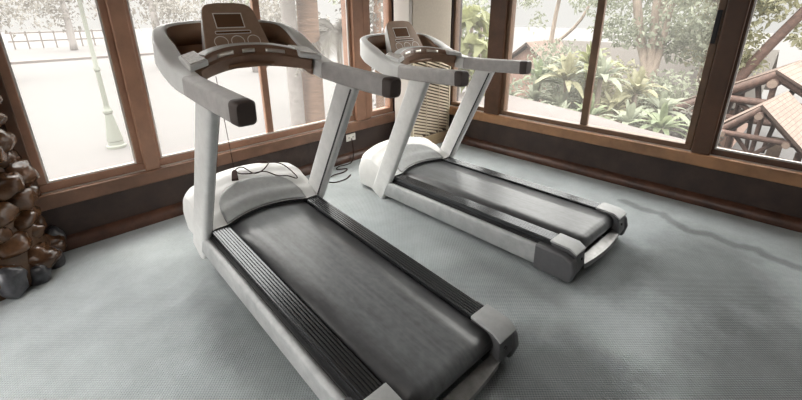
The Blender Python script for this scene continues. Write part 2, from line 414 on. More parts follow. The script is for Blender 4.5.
# ------------------------------------------------------------------ stone pillar
sp = thing('stone_pillar', 'rough pillar of glossy brown rounded stones at the left wall', 'pillar', (-.36, 3.33, 0))
b = B()
lathe(b, [(.40, 0), (.42, .06), (.37, .2), (.33, .5), (.31, 1.0), (.32, 1.7), (.33, 2.64)], 0, 0, 28)
for v in b.verts:
    n_ = noise.noise(v.co * 6); r = math.hypot(v.co.x, v.co.y); f = 1 + .06 * n_; v.co.x *= f; v.co.y *= f
make('core', b, MT['mortar'], sp)
b = B(); rs = random.Random(3)
def boulder(b, c, r, sq, mi=0):
    t = bmesh.ops.create_icosphere(b, subdivisions=3, radius=1)
    rot = Matrix.Rotation(rs.uniform(0, 6), 3, 'Z') @ Matrix.Rotation(rs.uniform(-.3, .3), 3, 'X')
    off = Vector((rs.uniform(0, 50), 0, 0))
    for v in t['verts']:
        d = v.co.normalized()
        k = 1 + .28 * noise.noise(d * 1.4 + off) + .09 * noise.noise(d * 4 + off)
        q = rot @ Vector((d.x * r * sq[0] * k, d.y * r * sq[1] * k, d.z * r * sq[2] * k)); v.co = Vector(c) + q
    for v in t['verts']:
        for f in v.link_faces: f.material_index = mi
z = .1
while z < 2.6:
    R0 = .36 if z < .2 else (.31 if z < .6 else .285)
    nn = 11
    for k in range(nn):
        a = 2 * PI * (k + (.5 if int(z * 100) % 2 else 0)) / nn + rs.uniform(-.12, .12)
        if math.sin(a) > .6: continue
        boulder(b, (R0 * math.cos(a), R0 * math.sin(a), z + rs.uniform(-.03, .03)), rs.uniform(.075, .115), (1.1, 1.1, rs.uniform(.65, .95)))
    z += rs.uniform(.10, .14)
make('stones', b, MT['stone'], sp, angle=180)
b = B()
for (x, y, z, r) in [(.40, .02, .10, .075), (.16, -.37, .09, .085), (.36, -.16, .05, .07), (-.05, -.40, .05, .07), (-.3, -.28, .08, .08), (.29, -.3, .04, .06)]:
    boulder(b, (x, y, z), r, (.9, .9, 1.25))
make('foot_stones', b, MT['stone_grey'], sp, angle=180)

# ------------------------------------------------------------------ corner air conditioner
ac = thing('floor_air_conditioner', 'tall beige floor-standing unit with a slatted lower grille in the corner', 'air conditioner', (3.22, 3.10, 0))
W_, D_, H_ = .68, .235, 1.95
b = B(); box(b, 0, W_, 0, D_, .06, H_); make('cabinet', b, MT['ac_white'], ac, bevel=.01)
b = B(); box(b, .04, W_ - .005, -.012, 0, 1.03, H_ - .03); make('upper_panel', b, MT['ac_beige'], ac, bevel=.004)
b = B(); box(b, .04, W_ - .005, -.003, 0, .13, 1.03); make('grille_back', b, MT['ac_dark'], ac)
b = B()
box(b, .03, .05, -.03, 0, .13, 1.03); box(b, W_ - .02, W_, -.03, 0, .13, 1.03); box(b, .05, W_ - .02, -.03, 0, 1.01, 1.03)
make('grille_frame', b, MT['ac_slat'], ac)
b = B()
x0, x1 = .05, W_ - .02
for k in range(34):       # raked louvres, clipped to the grille opening
    zc = .06 + k * .036; s = -.30
    za, zb = zc - s * (x1 - x0) / 2, zc + s * (x1 - x0) / 2
    xa, xb = x0, x1
    if za > 1.0: xa = x0 + (za - 1.0) / -s * 1.0; za = 1.0
    if zb < .14: xb = x1 - (.14 - zb) / -s; zb = .14
    if xb - xa < .02 or za < .14 or zb > 1.0: continue
    v = [b.verts.new(p) for p in ((xa, -.028, za), (xb, -.028, zb), (xb, -.010, zb + .018), (xa, -.010, za + .018),
                                  (xa, -.028, za + .005), (xb, -.028, zb + .005), (xb, -.010, zb + .023), (xa, -.010, za + .023))]
    for f in ((0, 1, 2, 3), (4, 7, 6, 5), (0, 4, 5, 1), (2, 6, 7, 3), (0, 3, 7, 4), (1, 5, 6, 2)): b.faces.new([v[i] for i in f])
for xx in (.25, .47): box(b, xx, xx + .006, -.034, -.028, .14, 1.01)
make('louvre_slats', b, MT['ac_slat'], ac)
b = B(); box(b, -.01, W_, -.035, D_, 0, .06); make('plinth', b, MT['ac_foot'], ac, bevel=.005)
b = B(); box(b, .0, W_, -.03, 0, .06, .13); make('kick_board', b, MT['ac_foot'], ac, bevel=.004)

# wall socket and cables
so = thing('wall_socket', 'small ivory double socket on the dark panel between the treadmills', 'socket', (2.60, LW, .255))
b = B(); box(b, -.06, .06, -.012, 0, -.038, .038); make('cover_plate', b, MT['socket'], so, bevel=.004)
for dx in (-.028, .028):
    b = B()
    for s in (-1, 1): box(b, dx + s * .007 - .002, dx + s * .007 + .002, -.0135, -.011, -.008, .008)
    box(b, dx - .007, dx + .007, -.0125, -.011, -.001, .001)
    make('outlet_slots', b, MT['black'], so)

# ------------------------------------------------------------------ treadmill (local: rear end at y=0 facing -Y, walker looks to +Y)
def lerp(a, b, t): return a + (b - a) * t
def interp(x, xs, ys):
    if x <= xs[0]: return ys[0]
    for i in range(1, len(xs)):
        if x <= xs[i]:
            t = (x - xs[i - 1]) / (xs[i] - xs[i - 1]); t = t * t * (3 - 2 * t) * .5 + t * .5
            return lerp(ys[i - 1], ys[i], t)
    return ys[-1]
HW = .385
def hood_back(x): return 1.418 + (.078 * (1 - (x / .262) ** 2) if abs(x) < .262 else 0)
def hood_front(x): return 1.985 - .11 * (abs(x) / HW) ** 3
def hood_z(x, y):
    t = (y - hood_back(x)) / (hood_front(x) - hood_back(x))
    z = interp(t, [0, .2, .45, .62, .78, .9, 1], [.238, .292, .357, .386, .382, .342, .25])
    e = max(0, (abs(x) / HW - .86) / .14)
    return z - .03 * e * e - .038 * (x / HW) ** 2 * min(1, 2 * t)

def build_treadmill():
    t = thing('treadmill', '', 'treadmill')
    # deck and belt
    boxobj('deck', (-.375, .375, -.02, 1.75, .055, .195), MT['deck'], t)
    b = B()
    prof = [(1.62, .216), (1.2, .216), (.8, .216), (.4, .216), (.1, .216)]
    cy, cz, r = -.075, .161, .055
    for k in range(11):
        a = PI / 2 + PI * k / 10; prof.append((cy + r * math.cos(a), cz + r * math.sin(a)))
    prof += [(.4, .106), (1.0, .106), (1.62, .106)]
    ring = [[b.verts.new((x, y, z)) for y, z in prof] for x in (-.252, -.126, 0, .126, .252)]
    for r0, r1 in zip(ring, ring[1:]):
        for j in range(len(prof) - 1): b.faces.new((r0[j], r0[j + 1], r1[j + 1], r1[j]))
    o = make('running_belt', b, MT['belt'], t); sm = o.modifiers.new('thick', 'SOLIDIFY'); sm.thickness = .003
    for s in (-1, 1):
        # ribbed foot rail
        b = B(); x0, x1 = .264, .361; pts = [(x0, .19), (x0, .226)]
        n = 6; w = (x1 - x0 - .006) / n
        for k in range(n):
            a = x0 + .003 + k * w
            pts += [(a, .2255), (a + w * .12, .2305), (a + w * .62, .2305), (a + w * .74, .2255)]
        pts += [(x1, .226), (x1, .19)]
        prism(b, [(s * x, z) for x, z in pts], 1, 0.0, 1.416)
        make('foot_rail', b, MT['rail_metal'], t, angle=20)
        # side beam
        b = B()
        sec = [(.372, .05), (.372, .178)] + [(.393 + .021 * math.cos(a), .166 + .021 * math.sin(a)) for a in [PI * .75 - k * PI * .75 / 6 for k in range(7)]] + [(.414, .075), (.402, .05)]
        prism(b, [(s * x, z) for x, z in sec], 1, .05, 1.50)
        make('side_beam', b, MT['beam'], t)
        # rear end cap
        b = B()
        pr = [(0, .236), (-.118, .232), (-.163, .205), (-.172, .10), (-.15, .035), (0, .035)]
        x0, x1 = .256, .363
        pr = [(.0, .222), (-.118, .218), (-.160, .195), (-.172, .10), (-.15, .035), (0, .035)]
        prism(b, pr, 0, s * x0, s * x1)
        ec = make('end_cap', b, MT['cap_side'], t, bevel=.006)
        b = B(); prism(b, [(.0, .2225), (.0, .237), (-.122, .233), (-.166, .206), (-.164, .196), (-.118, .2185)], 0, s * (x0 - .002), s * .378)
        tag(make('cap_cover', b, MT['cap_top'], ec, bevel=.003), 'light grey top cover')
        b = B()
        c = Vector((s * .30, -.1715, .15)); ring = []
        for k in range(12):
            a = 2 * PI * k / 12; ring.append(b.verts.new((c.x + .009 * math.cos(a), c.y, c.z + .009 * math.sin(a))))
        ring2 = [b.verts.new((v.co.x, v.co.y + .02, v.co.z)) for v in ring]
        b.faces.new(ring); b.faces.new(ring2[::-1])
        for k in range(12): b.faces.new((ring[k], ring[(k + 1) % 12], ring2[(k + 1) % 12], ring2[k]))
        tag(make('screw_hole', b, MT['black'], ec), 'dark round screw hole')
        b = B()
        prism(b, [(.075, .196), (-.10, .196), (-.165, .172), (-.182, .11), (-.165, .03), (.075, .03)], 0, s * .360, s * (.420 if s < 0 else .405))
        tag(make('side_cap', b, MT['cap_side'], t, bevel=.012), 'dark grey side cover of the rear corner')
    # guard plate behind the belt, bowed outwards
    b = B(); N = 14; va = []
    for k in range(N + 1):
        x = lerp(-.258, .258, k / N); yb = -.172 - .022 * (1 - (x / .258) ** 2)
        va.append([b.verts.new((x, -.13, .112)), b.verts.new((x, yb, .098)), b.verts.new((x, yb, .062)), b.verts.new((x, -.13, .062))])
    for p, q in zip(va, va[1:]):
        for j in range(4): b.faces.new((p[j], p[(j + 1) % 4], q[(j + 1) % 4], q[j]))
    make('rear_guard', b, MT['guard'], t)
    # motor hood
    NX, NY = 40, 30
    b = B(); grid = []
    for i in range(NX + 1):
        x = HW * math.sin(lerp(-PI / 2, PI / 2, i / NX)) if True else 0
        col = []
        for j in range(NY + 1):
            y = lerp(hood_back(x), hood_front(x), (j / NY)); col.append(b.verts.new((x, y, hood_z(x, y))))
        grid.append(col)
    for i in range(NX):
        for j in range(NY): b.faces.new((grid[i][j], grid[i + 1][j], grid[i + 1][j + 1], grid[i][j + 1]))
    def skirt(vs, zs, mi=0):
        prev = vs
        for z_, sh in zs:
            nv = [b.verts.new((v.co.x * sh, v.co.y if sh == 1 else v.co.y - .02, z_)) for v in vs]
            for k in range(len(vs) - 1): b.faces.new((prev[k], prev[k + 1], nv[k + 1], nv[k])).material_index = mi
            prev = nv
    loop = grid[0][:] + [grid[i][-1] for i in range(1, NX)] + grid[-1][::-1]
    skirt(loop, [(.15, 1), (.045, .985)])
    skirt([grid[i][0] for i in range(NX + 1)], [(.220, 1)], 1)
    hood = make('motor_hood', b, [MT['white_plastic'], MT['black']], t, angle=50)
    b = B(); grid = []
    for i in range(31):
        u = lerp(-1, 1, i / 30); x = .268 * u; col = []
        y0, y1 = hood_back(x) + .003, 1.50 + .205 * math.sqrt(max(0, 1 - abs(u) ** 2.2))
        y1 = max(y1, y0 + .006)
        for j in range(15):
            y = lerp(y0, y1, j / 14); col.append(b.verts.new((x, y, hood_z(x, y) + .004)))
        grid.append(col)
    for i in range(30):
        for j in range(14): b.faces.new((grid[i][j], grid[i + 1][j], grid[i + 1][j + 1], grid[i][j + 1]))
    o = make('hood_insert', b, MT['grey_plastic'], hood, angle=60)
    o.modifiers.new('thick', 'SOLIDIFY').thickness = .006
    tag(o, 'grey textured arched insert')
    for s in (-1, 1):
        # upright
        b = B()
        p0, p1 = Vector((s * .388, 1.585, .035)), Vector((s * .388, 1.075, 1.10))
        sec = rrect(.056, .165, .022)
        pth = [p0, p0.lerp(p1, .15), p0.lerp(p1, .5), p0.lerp(p1, .85), p1]
        sweep(b, pth, [sec] * 5, up=Vector((0, 1, 0)))
        up = make('upright', b, MT['silver'], t, angle=40)
        b = B(); d = (p1 - p0).normalized(); nrm = Vector((0, d.z, -d.y))
        for q0, q1 in ((.18, .98),):
            a, c = p0.lerp(p1, q0), p0.lerp(p1, q1)
            w = Vector((-s * .0285, 0, 0)) - nrm * .06
            sweep(b, [a + w, c + w], [rrect(.004, .012, .001, 1)] * 2, up=Vector((0, 1, 0)))
        tag(make('cable_channel', b, MT['black_seal'], up), 'dark seam strip')
        # rubber grip
        b = B()
        pts = [(s * .382, .700, 1.124), (s * .382, .715, 1.122), (s * .380, .9, 1.117), (s * .380, 1.1, 1.114), (s * .380, 1.285, 1.116)]
        sec = [rrect(.080, .088, .016), rrect(.084, .096, .016)] + [rrect(.086, .098, .016)] * 3
        sweep(b, pts[1:], sec[1:])
        g = make('grip', b, MT['grip'], t, angle=40)
        b = B(); sweep(b, [(s * .382, .688, 1.122), (s * .382, .698, 1.122), (s * .382, .742, 1.1205)], [rrect(.072, .086, .02), rrect(.086, .099, .02), rrect(.0885, .1005, .02)])
        tag(make('grip_end', b, MT['grip_cap'], g, angle=40), 'dark rubber end')
        # front wheel
        b = B(); n = 16; A = []; C = []
        for k in range(n):
            a = 2 * PI * k / n
            A.append(b.verts.new((s * .30 - .018, 1.86 + .036 * math.cos(a), .036 + .036 * math.sin(a)))); C.append(b.verts.new((s * .30 + .018, 1.86 + .036 * math.cos(a), .036 + .036 * math.sin(a))))
        b.faces.new(A); b.faces.new(C[::-1])
        for k in range(n): b.faces.new((A[k], A[(k + 1) % n], C[(k + 1) % n], C[k]))
        make('wheel', b, MT['black'], t)
    # front loop of the console, rising and curling inwards
    half = [(-.380, 1.285, 1.116), (-.385, 1.40, 1.130), (-.388, 1.50, 1.158), (-.388, 1.60, 1.200), (-.382, 1.69, 1.240), (-.352, 1.765, 1.272), (-.28, 1.802, 1.288), (-.17, 1.818, 1.296), (-.06, 1.822, 1.30)]
    full = half + [(-x, y, z) for x, y, z in half[::-1]]
    pth = catmull(full, 5)
    secs = []
    for p in pth:
        k = min(1, max(0, (p.y - 1.285) / .35)); q = min(1, max(0, (p.y - 1.62) / .18)); secs.append(rrect(lerp(lerp(.087, .098, k), .05, q), lerp(.098, .132, k), .016))
    b = B(); sweep(b, pth, secs)
    lp_ = make('console_loop', b, MT['white_plastic'], t, angle=40)
    b = B(); ins = []          # dark lining of the two side pockets
    for i, p in enumerate(pth):
        if p.y < 1.36: continue
        tg = (pth[min(i + 1, len(pth) - 1)] - pth[max(i - 1, 0)]).normalized(); sd = tg.cross(Vector((0, 0, 1))).normalized()
        w_ = max(a for a, _ in secs[i]) + .002; h_ = max(c for _, c in secs[i])
        ins.append([b.verts.new(p + sd * w_ + Vector((0, 0, h_ - .012))), b.verts.new(p + sd * w_ - Vector((0, 0, h_)))])
    for p, q in zip(ins, ins[1:]): b.faces.new((p[0], q[0], q[1], p[1]))
    o = make('pocket_lining', b, MT['recess'], lp_); o.modifiers.new('thick', 'SOLIDIFY').thickness = .003
    tag(o, 'dark brown pocket lining')
    # recessed tray inside the loop
    b = B(); prev = None
    for k in range(13):
        y = lerp(1.46, 1.80, k / 12); hw = interp(y, [1.46, 1.55, 1.65, 1.72, 1.80], [.345, .350, .350, .335, .26]); z = interp(y, [1.46, 1.80], [1.16, 1.235])
        row = [b.verts.new((x, y, z)) for x in (-hw, 0, hw)]
        if prev:
            for j in range(2): b.faces.new((prev[j], prev[j + 1], row[j + 1], row[j]))
        prev = row
    o = make('console_tray', b, MT['recess'], t); o.modifiers.new('thick', 'SOLIDIFY').thickness = .02
    # pulse bar, arched forward, with a stepped upper grip
    def bar_y(x): return 1.535 - .155 * (abs(x) / .345) ** 2
    def bar_z(x): return 1.157 + .025 * (1 - (x / .342) ** 2)
    b = B(); N = 24
    pth = [(lerp(-.342, .342, k / N), bar_y(lerp(-.342, .342, k / N)), bar_z(lerp(-.342, .342, k / N))) for k in range(N + 1)]
    sec = [(.040, -.045), (.048, -.03), (.048, .020), (.030, .030), (.026, .055), (.014, .072), (-.030, .072), (-.04, .05), (-.04, -.045)]
    def taper(x): return 1 - .55 * (abs(x) / .342) ** 3
    sweep(b, pth, [[(a, c if c < 0 else c * taper(p[0])) for a, c in sec] for p in pth])
    bar = make('pulse_bar', b, MT['dark_plastic'], t, angle=30)
    b = B(); sweep(b, [p for p in pth if abs(p[0]) < .265], [[(-.044, .072 * taper(p[0])), (.012, .072 * taper(p[0])), (.008, .077 * taper(p[0]) + .001), (-.040, .077 * taper(p[0]) + .001)] for p in pth if abs(p[0]) < .265])
    tag(make('bar_trim', b, MT['white_plastic'], bar, angle=30), 'pale strip along the top of the bar')
    for xa, xb in ((-.185, -.085), (-.03, .04), (.10, .20)):
        b = B(); n = 6
        rows = []
        for k in range(n + 1):
            x = lerp(xa, xb, k / n); zz = bar_z(x); rows.append([b.verts.new((x, bar_y(x) - .0315, zz + .032 * taper(x))), b.verts.new((x, bar_y(x) - .0275, zz + .054 * taper(x)))])
        for p, q in zip(rows, rows[1:]): b.faces.new((p[0], p[1], q[1], q[0]))
        o = make('contact_plate', b, MT['plate'], bar); o.modifiers.new('thick', 'SOLIDIFY').thickness = .004
        tag(o, 'shiny metal pulse contact')
    for s in (-1, 1):   # keypad pads where the bar meets the loop
        b = B()
        q = [(s * .366, 1.325, 1.198), (s * .258, 1.385, 1.213), (s * .270, 1.55, 1.238), (s * .368, 1.48, 1.227)]
        V0 = [b.verts.new(p) for p in q]; V1 = [b.verts.new((x, y, z - .03)) for x, y, z in q]
        b.faces.new(V0); b.faces.new(V1[::-1])
        for k in range(4): b.faces.new((V0[k], V0[(k + 1) % 4], V1[(k + 1) % 4], V1[k]))
        kp = make('keypad', b, MT['white_plastic'], t, bevel=.006)
        b = B()
        c = sum((Vector(p) for p in q), Vector()) / 4
        q2 = [c + (Vector(p) - c) * .8 + Vector((0, 0, .003)) for p in q]
        V0 = [b.verts.new(p) for p in q2]; b.faces.new(V0)
        o = make('key_membrane', b, MT['keypad'], kp, smooth=False); o.modifiers.new('thick', 'SOLIDIFY').thickness = .003
        tag(o, 'speckled membrane of keys')
    # display pod: face leans back from (1.600,1.200) to (1.722,1.452)
    F0, F1 = Vector((0, 1.588, 1.198)), Vector((0, 1.734, 1.466))
    fd = (F1 - F0).normalized(); fn = Vector((0, -fd.z, fd.y)); L = (F1 - F0).length
    def hwp(v): return lerp(.200, .142, v / L)
    b = B()
    cn = [(hwp(L * .78), L * .78), (hwp(L * .88) - .003, L * .88), (hwp(L) - .014, L * .945), (hwp(L) - .035, L * .975), (.05, L * .998)]; outl = [(-.200, 0), (.200, 0)] + cn + [(-x, v) for x, v in cn[::-1]]
    fr = [b.verts.new(F0 + Vector((x, 0, 0)) + fd * v) for x, v in outl]
    bk = [b.verts.new(F0 + Vector((x * .96, 0, 0)) + fd * (v * .93) - fn * (.045 + .05 * (1 - v / L))) for x, v in outl]
    f = b.faces.new(fr); f.material_index = 1; b.faces.new(bk[::-1])
    for k in range(len(outl)): b.faces.new((fr[k], fr[(k + 1) % len(outl)], bk[(k + 1) % len(outl)], bk[k]))
    pod = make('display_pod', b, [MT['white_plastic'], MT['pod_plastic']], t, bevel=.008, angle=30)
    def on_face(b, outline, h, lift=0.0):
        V1 = [b.verts.new(F0 + Vector((x, 0, 0)) + fd * v + fn * (lift + h)) for x, v in outline]; V0 = [b.verts.new(F0 + Vector((x, 0, 0)) + fd * v + fn * (lift - .002)) for x, v in outline]
        b.faces.new(V1); b.faces.new(V0[::-1]); n = len(outline)
        for k in range(n): b.faces.new((V1[k], V1[(k + 1) % n], V0[(k + 1) % n], V0[k]))
    def ringf(b, outline, w, h):  # raised outline strip
        n = len(outline); inn = []
        for k in range(n):
            a, p, c = Vector(outline[k - 1]), Vector(outline[k]), Vector(outline[(k + 1) % n])
            d1, d2 = (p - a).normalized(), (c - p).normalized(); n1, n2 = Vector((-d1.y, d1.x)), Vector((-d2.y, d2.x))
            m_ = (n1 + n2).normalized(); q = p + m_ * w / max(.4, m_.dot(n1)); inn.append((q.x, q.y))
        O = [b.verts.new(F0 + Vector((x, 0, 0)) + fd * v + fn * h) for x, v in outline]; I = [b.verts.new(F0 + Vector((x, 0, 0)) + fd * v + fn * h) for x, v in inn]
        for k in range(n): b.faces.new((O[k], O[(k + 1) % n], I[(k + 1) % n], I[k]))
    rect = [(-.098, .150), (.068, .150), (.068, .240), (-.098, .240)]
    b = B(); on_face(b, rect, .002); sc = make('screen', b, MT['screen'], pod, smooth=False); tag(sc, 'dark display screen')
    b = B(); ringf(b, rect, .0065, .0032); make('screen_border', b, MT['outline'], sc, smooth=False)
    slot = [(-.105 + .01 * math.cos(a), .126 + .011 * math.sin(a)) for a in [PI / 2 + PI * k / 6 for k in range(7)]] + [(.085 + .01 * math.cos(a), .126 + .011 * math.sin(a)) for a in [-PI / 2 + PI * k / 6 for k in range(7)]]
    b = B(); on_face(b, slot, .002); sl = make('button_strip', b, MT['screen'], pod, smooth=False)
    b = B(); ringf(b, slot, .0048, .0032); make('strip_border', b, MT['outline'], sl, smooth=False)
    for cx in (-.095, .0, .095):
        ci = [(cx + .040 * math.cos(2 * PI * k / 24), .070 + .036 * math.sin(2 * PI * k / 24)) for k in range(24)]
        b = B(); on_face(b, ci, .004); di = make('round_button', b, MT['pod_plastic'], pod, smooth=False)
        b = B(); ringf(b, ci, .005, .0052); make('button_border', b, MT['outline'], di, smooth=False)
    return t

tm = build_treadmill()
def copy_tree(o, parent=None):
    c = o.copy(); COL.objects.link(c)
    if parent: c.parent = parent
    for ch in list(o.children): copy_tree(ch, c)
    return c
tm2 = copy_tree(tm)
tm.name = 'treadmill'; tm2.name = 'treadmill.001'
def place(t, x, y, yaw, tilt):
    t.rotation_mode = 'XYZ'; t.location = (x, y, 0)
    t.rotation_euler = (tilt, 0, yaw)
YA, YBt = -.0319, -.0358
place(tm, 1.0199, .8645, YA, math.radians(3.94)); place(tm2, 2.5162, .8712, YBt, math.radians(-.45))
GRP = 'treadmills'
tag(tm, 'nearer treadmill standing inclined, with a thin cord lying on its hood', 'treadmill', GRP)
tag(tm2, 'farther treadmill standing level next to the tall slatted unit', 'treadmill', GRP)
# the inclined one stands on its extended lift legs
for s in (-1, 1):
    b = B(); tube(b, [(s * .30, 1.80, .12), (s * .30, 1.865, -.065)], .018, 10); box(b, s * .30 - .03, s * .30 + .03, 1.83, 1.90, -.10, -.06)
    make('lift_leg', b, MT['black'], tm)

# ------------------------------------------------------------------ safety cord of the nearer treadmill
def tmw(x, y, z):  # a point given on the nearer treadmill, in room coordinates
    ti = math.radians(3.94); c, s = math.cos(ti), math.sin(ti); y, z = c * y - s * z, s * y + c * z
    c, s = math.cos(YA), math.sin(YA); return Vector((1.0199 + x * c - y * s, .8645 + x * s + y * c, z))
def hoodpt(x, y, dz=.008): return tmw(x, y, hood_z(x, y) + .004 + dz)
clip = hoodpt(-.062, 1.765, .026)
sc = thing('safety_cord', 'thin dark safety cord with clip draped over the nearer treadmill hood', 'cord')
b = B()
top = tmw(-.22, 1.42, 1.118)
tube(b, [top, top.lerp(clip, .5), clip + Vector((0, 0, .03))], .0018, 6)
make('hanging_cord', b, MT['cord'], sc)
b = B()
lp = [(-.055, 1.788), (-.022, 1.815), (.012, 1.796), (.051, 1.735), (.107, 1.728), (.165, 1.758), (.205, 1.825), (.190, 1.875), (.150, 1.885), (.165, 1.83), (.247, 1.782), (.28, 1.705), (.302, 1.607), (.29, 1.58), (.243, 1.615), (.187, 1.652), (.126, 1.717), (.047, 1.724), (-.021, 1.754), (-.053, 1.780)]
tube(b, catmull([hoodpt(x, y, .006 + .004 * (k % 3)) for k, (x, y) in enumerate(lp)], 5), .0042, 6)
make('cord_loop', b, MT['cord'], sc)
b = B(); c = clip
d1 = (hoodpt(-.092, 1.69, .030) - clip).normalized()
sweep(b, [c - d1 * .012, c + d1 * .006, c + d1 * .085], [rrect(.014, .012, .003), rrect(.034, .018, .004), rrect(.042, .020, .004)])
make('clip', b, MT['cord'], sc)

# loose cable by the far treadmill
b = B()
cpts = [(2.30, 3.02, .008), (2.20, 2.97, .006), (2.08, 2.98, .006), (2.05, 3.06, .006), (2.16, 3.12, .012), (2.30, 3.13, .006), (2.38, 3.18, .006), (2.30, 3.24, .006), (2.36, 3.28, .012), (2.52, 3.29, .006), (2.58, 3.315, .10), (2.60, 3.36, .245)]
tube(b, catmull(cpts, 6), .006, 8)
tag(make('power_cable', b, MT['cord']), 'thin black cable looped on the carpet beside the far treadmill hood', 'cable')

# ------------------------------------------------------------------ outdoors
GZ = -2.2
b = B(); box(b, -60, 90, -60, 120, GZ - .3, GZ)
st(make('ground', b, MT['paving'], smooth=False), 'pale sunlit paving outside the windows')
b = B(); prism(b, [(RW + T, 5.2), (7.65, 5.2), (7.5, 4.56), (6.86, 2.4), (6.55, 1.7), (6.3, .9), (6.2, -.1), (6.2, -4.0), (RW + T, -4.0)], 2, GZ, -.10)
st(make('path_terrace', b, MT['terrace'], smooth=False), 'pale terrace outside the right windows')
b = B(); box(b, XW - T, RW + T, YB - T, LW + T, GZ, -.12)
st(make('ground_plinth', b, MT['terrace'], smooth=False), 'masonry base under the room')

def leaf_cloud(b, c, rad, n, size, R, mi=0, bend=.3):
    c = Vector(c)
    for _ in range(n):
        d = Vector((R.gauss(0, 1), R.gauss(0, 1), R.gauss(0, 1))).normalized() * (R.random() ** .45)
        p = c + Vector((d.x * rad[0], d.y * rad[1], d.z * rad[2]))
        a = Vector((R.gauss(0, 1), R.gauss(0, 1), R.gauss(0, .6))).normalized(); s = a.cross(Vector((R.gauss(0, 1), R.gauss(0, 1), R.gauss(0, 1)))).normalized()
        l = size * R.uniform(.6, 1.3); w = l * .28; m = p + a * l * .5 + Vector((0, 0, .1 * l)); e = p + a * l - Vector((0, 0, bend * l))
        v = [b.verts.new(q) for q in (p, m + s * w, e, m - s * w)]
        b.faces.new((v[0], v[1], v[3])).material_index = mi; b.faces.new((v[1], v[2], v[3])).material_index = mi

def tree(name, label, loc, trunk, clouds, bark, leaf, n, size, seed, group='trees outside the windows', cat='tree'):
    """trunk: list of branches [(x,y,z,r)...]; clouds: [(x,y,z,rx,ry,rz)] in local coordinates"""
    R = random.Random(seed); t = thing(name, label, cat, loc, 0, group)
    for br in trunk:
        b = B(); pts = catmull([p[:3] for p in br], 4); k = len(pts) - 1; rr = [p[3] for p in br]
        rads = [rr[min(int(i / 4), len(rr) - 1)] + (rr[min(int(i / 4) + 1, len(rr) - 1)] - rr[min(int(i / 4), len(rr) - 1)]) * ((i % 4) / 4) for i in range(k + 1)]
        tube(b, pts, rads, 10); make('trunk' if br is trunk[0] else 'branch', b, bark, t, angle=180)
    b = B(); tot = sum(c[3] * c[4] * c[5] for c in clouds)
    for c in clouds: leaf_cloud(b, c[:3], c[3:], max(20, int(n * c[3] * c[4] * c[5] / tot)), size, R)
    make('foliage', b, leaf, t, smooth=False)
    return t

def fronds(b, c, n, length, R, width=.05, droop=.5, up=.5, mi=0, pinnate=False):
    c = Vector(c)
    for k in range(n):
        a = 2 * PI * k / n + R.uniform(-.2, .2); el = R.uniform(up * .4, up * 1.6); L = length * R.uniform(.75, 1.1)
        d = Vector((math.cos(a) * math.cos(el), math.sin(a) * math.cos(el), math.sin(el))); side = Vector((-math.sin(a), math.cos(a), 0))
        pts = []
        for j in range(7):
            u = j / 6; pts.append(c + d * L * u - Vector((0, 0, droop * L * u * u)))
        if pinnate:
            for j in range(1, 25):
                u = j / 24; i = min(int(u * 6), 5); p = pts[i].lerp(pts[i + 1], u * 6 - i); l = L * .28 * math.sin(PI * (.12 + .85 * u))
                for s in (-1, 1):
                    e = p + side * s * l * .8 + (pts[i + 1] - pts[i]).normalized() * l * .6 - Vector((0, 0, l * .35)); q = (pts[i + 1] - pts[i]).normalized() * L * .02
                    v = [b.verts.new(x) for x in (p - q, p + q, e)]; b.faces.new(v).material_index = mi
            tube(b, pts, [.012 * L] * 7, 5, mi)
        else:
            prev = None
            for j, p in enumerate(pts):
                w = width * L / .5 * math.sin(PI * (.06 + .9 * j / 6)) ** .8
                row = [b.verts.new(p - side * w + Vector((0, 0, .25 * w))), b.verts.new(p), b.verts.new(p + side * w + Vector((0, 0, .25 * w)))]
                if prev:
                    for q in range(2): b.faces.new((prev[q], prev[q + 1], row[q + 1], row[q])).material_index = mi
                prev = row

# lamp post
lx, ly = 2.19, 14.06
lp = thing('street_lamp', 'pale green cast-iron lamp post standing on the paving outside', 'lamp post', (lx, ly, GZ))
b = B(); lathe(b, [(.25, 0), (.25, .07), (.21, .10), (.19, .20), (.21, .22), (.15, .62), (.095, 1.0), (.12, 1.03), (.12, 1.10), (.09, 1.14), (.08, 1.24)], 0, 0, 16); make('base', b, MT['lamp'], lp)
b = B(); lathe(b, [(.068, 1.24), (.06, 2.2), (.082, 2.23), (.082, 2.30), (.058, 2.34), (.05, 4.3), (.07, 4.34), (.05, 4.4)], 0, 0, 14); make('shaft', b, MT['lamp'], lp)
b = B(); lathe(b, [(.06, 4.4), (.17, 4.5), (.2, 4.8), (.12, 5.0), (.03, 5.06)], 0, 0, 12); make('lantern', b, MT['lens'], lp)
# far railing
fr = thing('wooden_railing', 'weathered wooden railing far across the bright paving', 'railing', (0, 62, GZ))
for k in range(8):
    b = B(); x = 2.9 + k * 1.2; box(b, x - .06, x + .06, -.06, .06, .0, 1.85); make('post', b, MT['far_wood'], fr)
for z in (.75, 1.62):
    b = B(); box(b, 2.5, 11.8, -.05, .05, z, z + .13); make('rail', b, MT['far_wood'], fr)
b = B(); box(b, -12, 26, 44.0, 44.5, GZ, GZ + .18)
st(make('kerb', b, MT['terrace'], smooth=False), 'low pale kerb across the far paving')

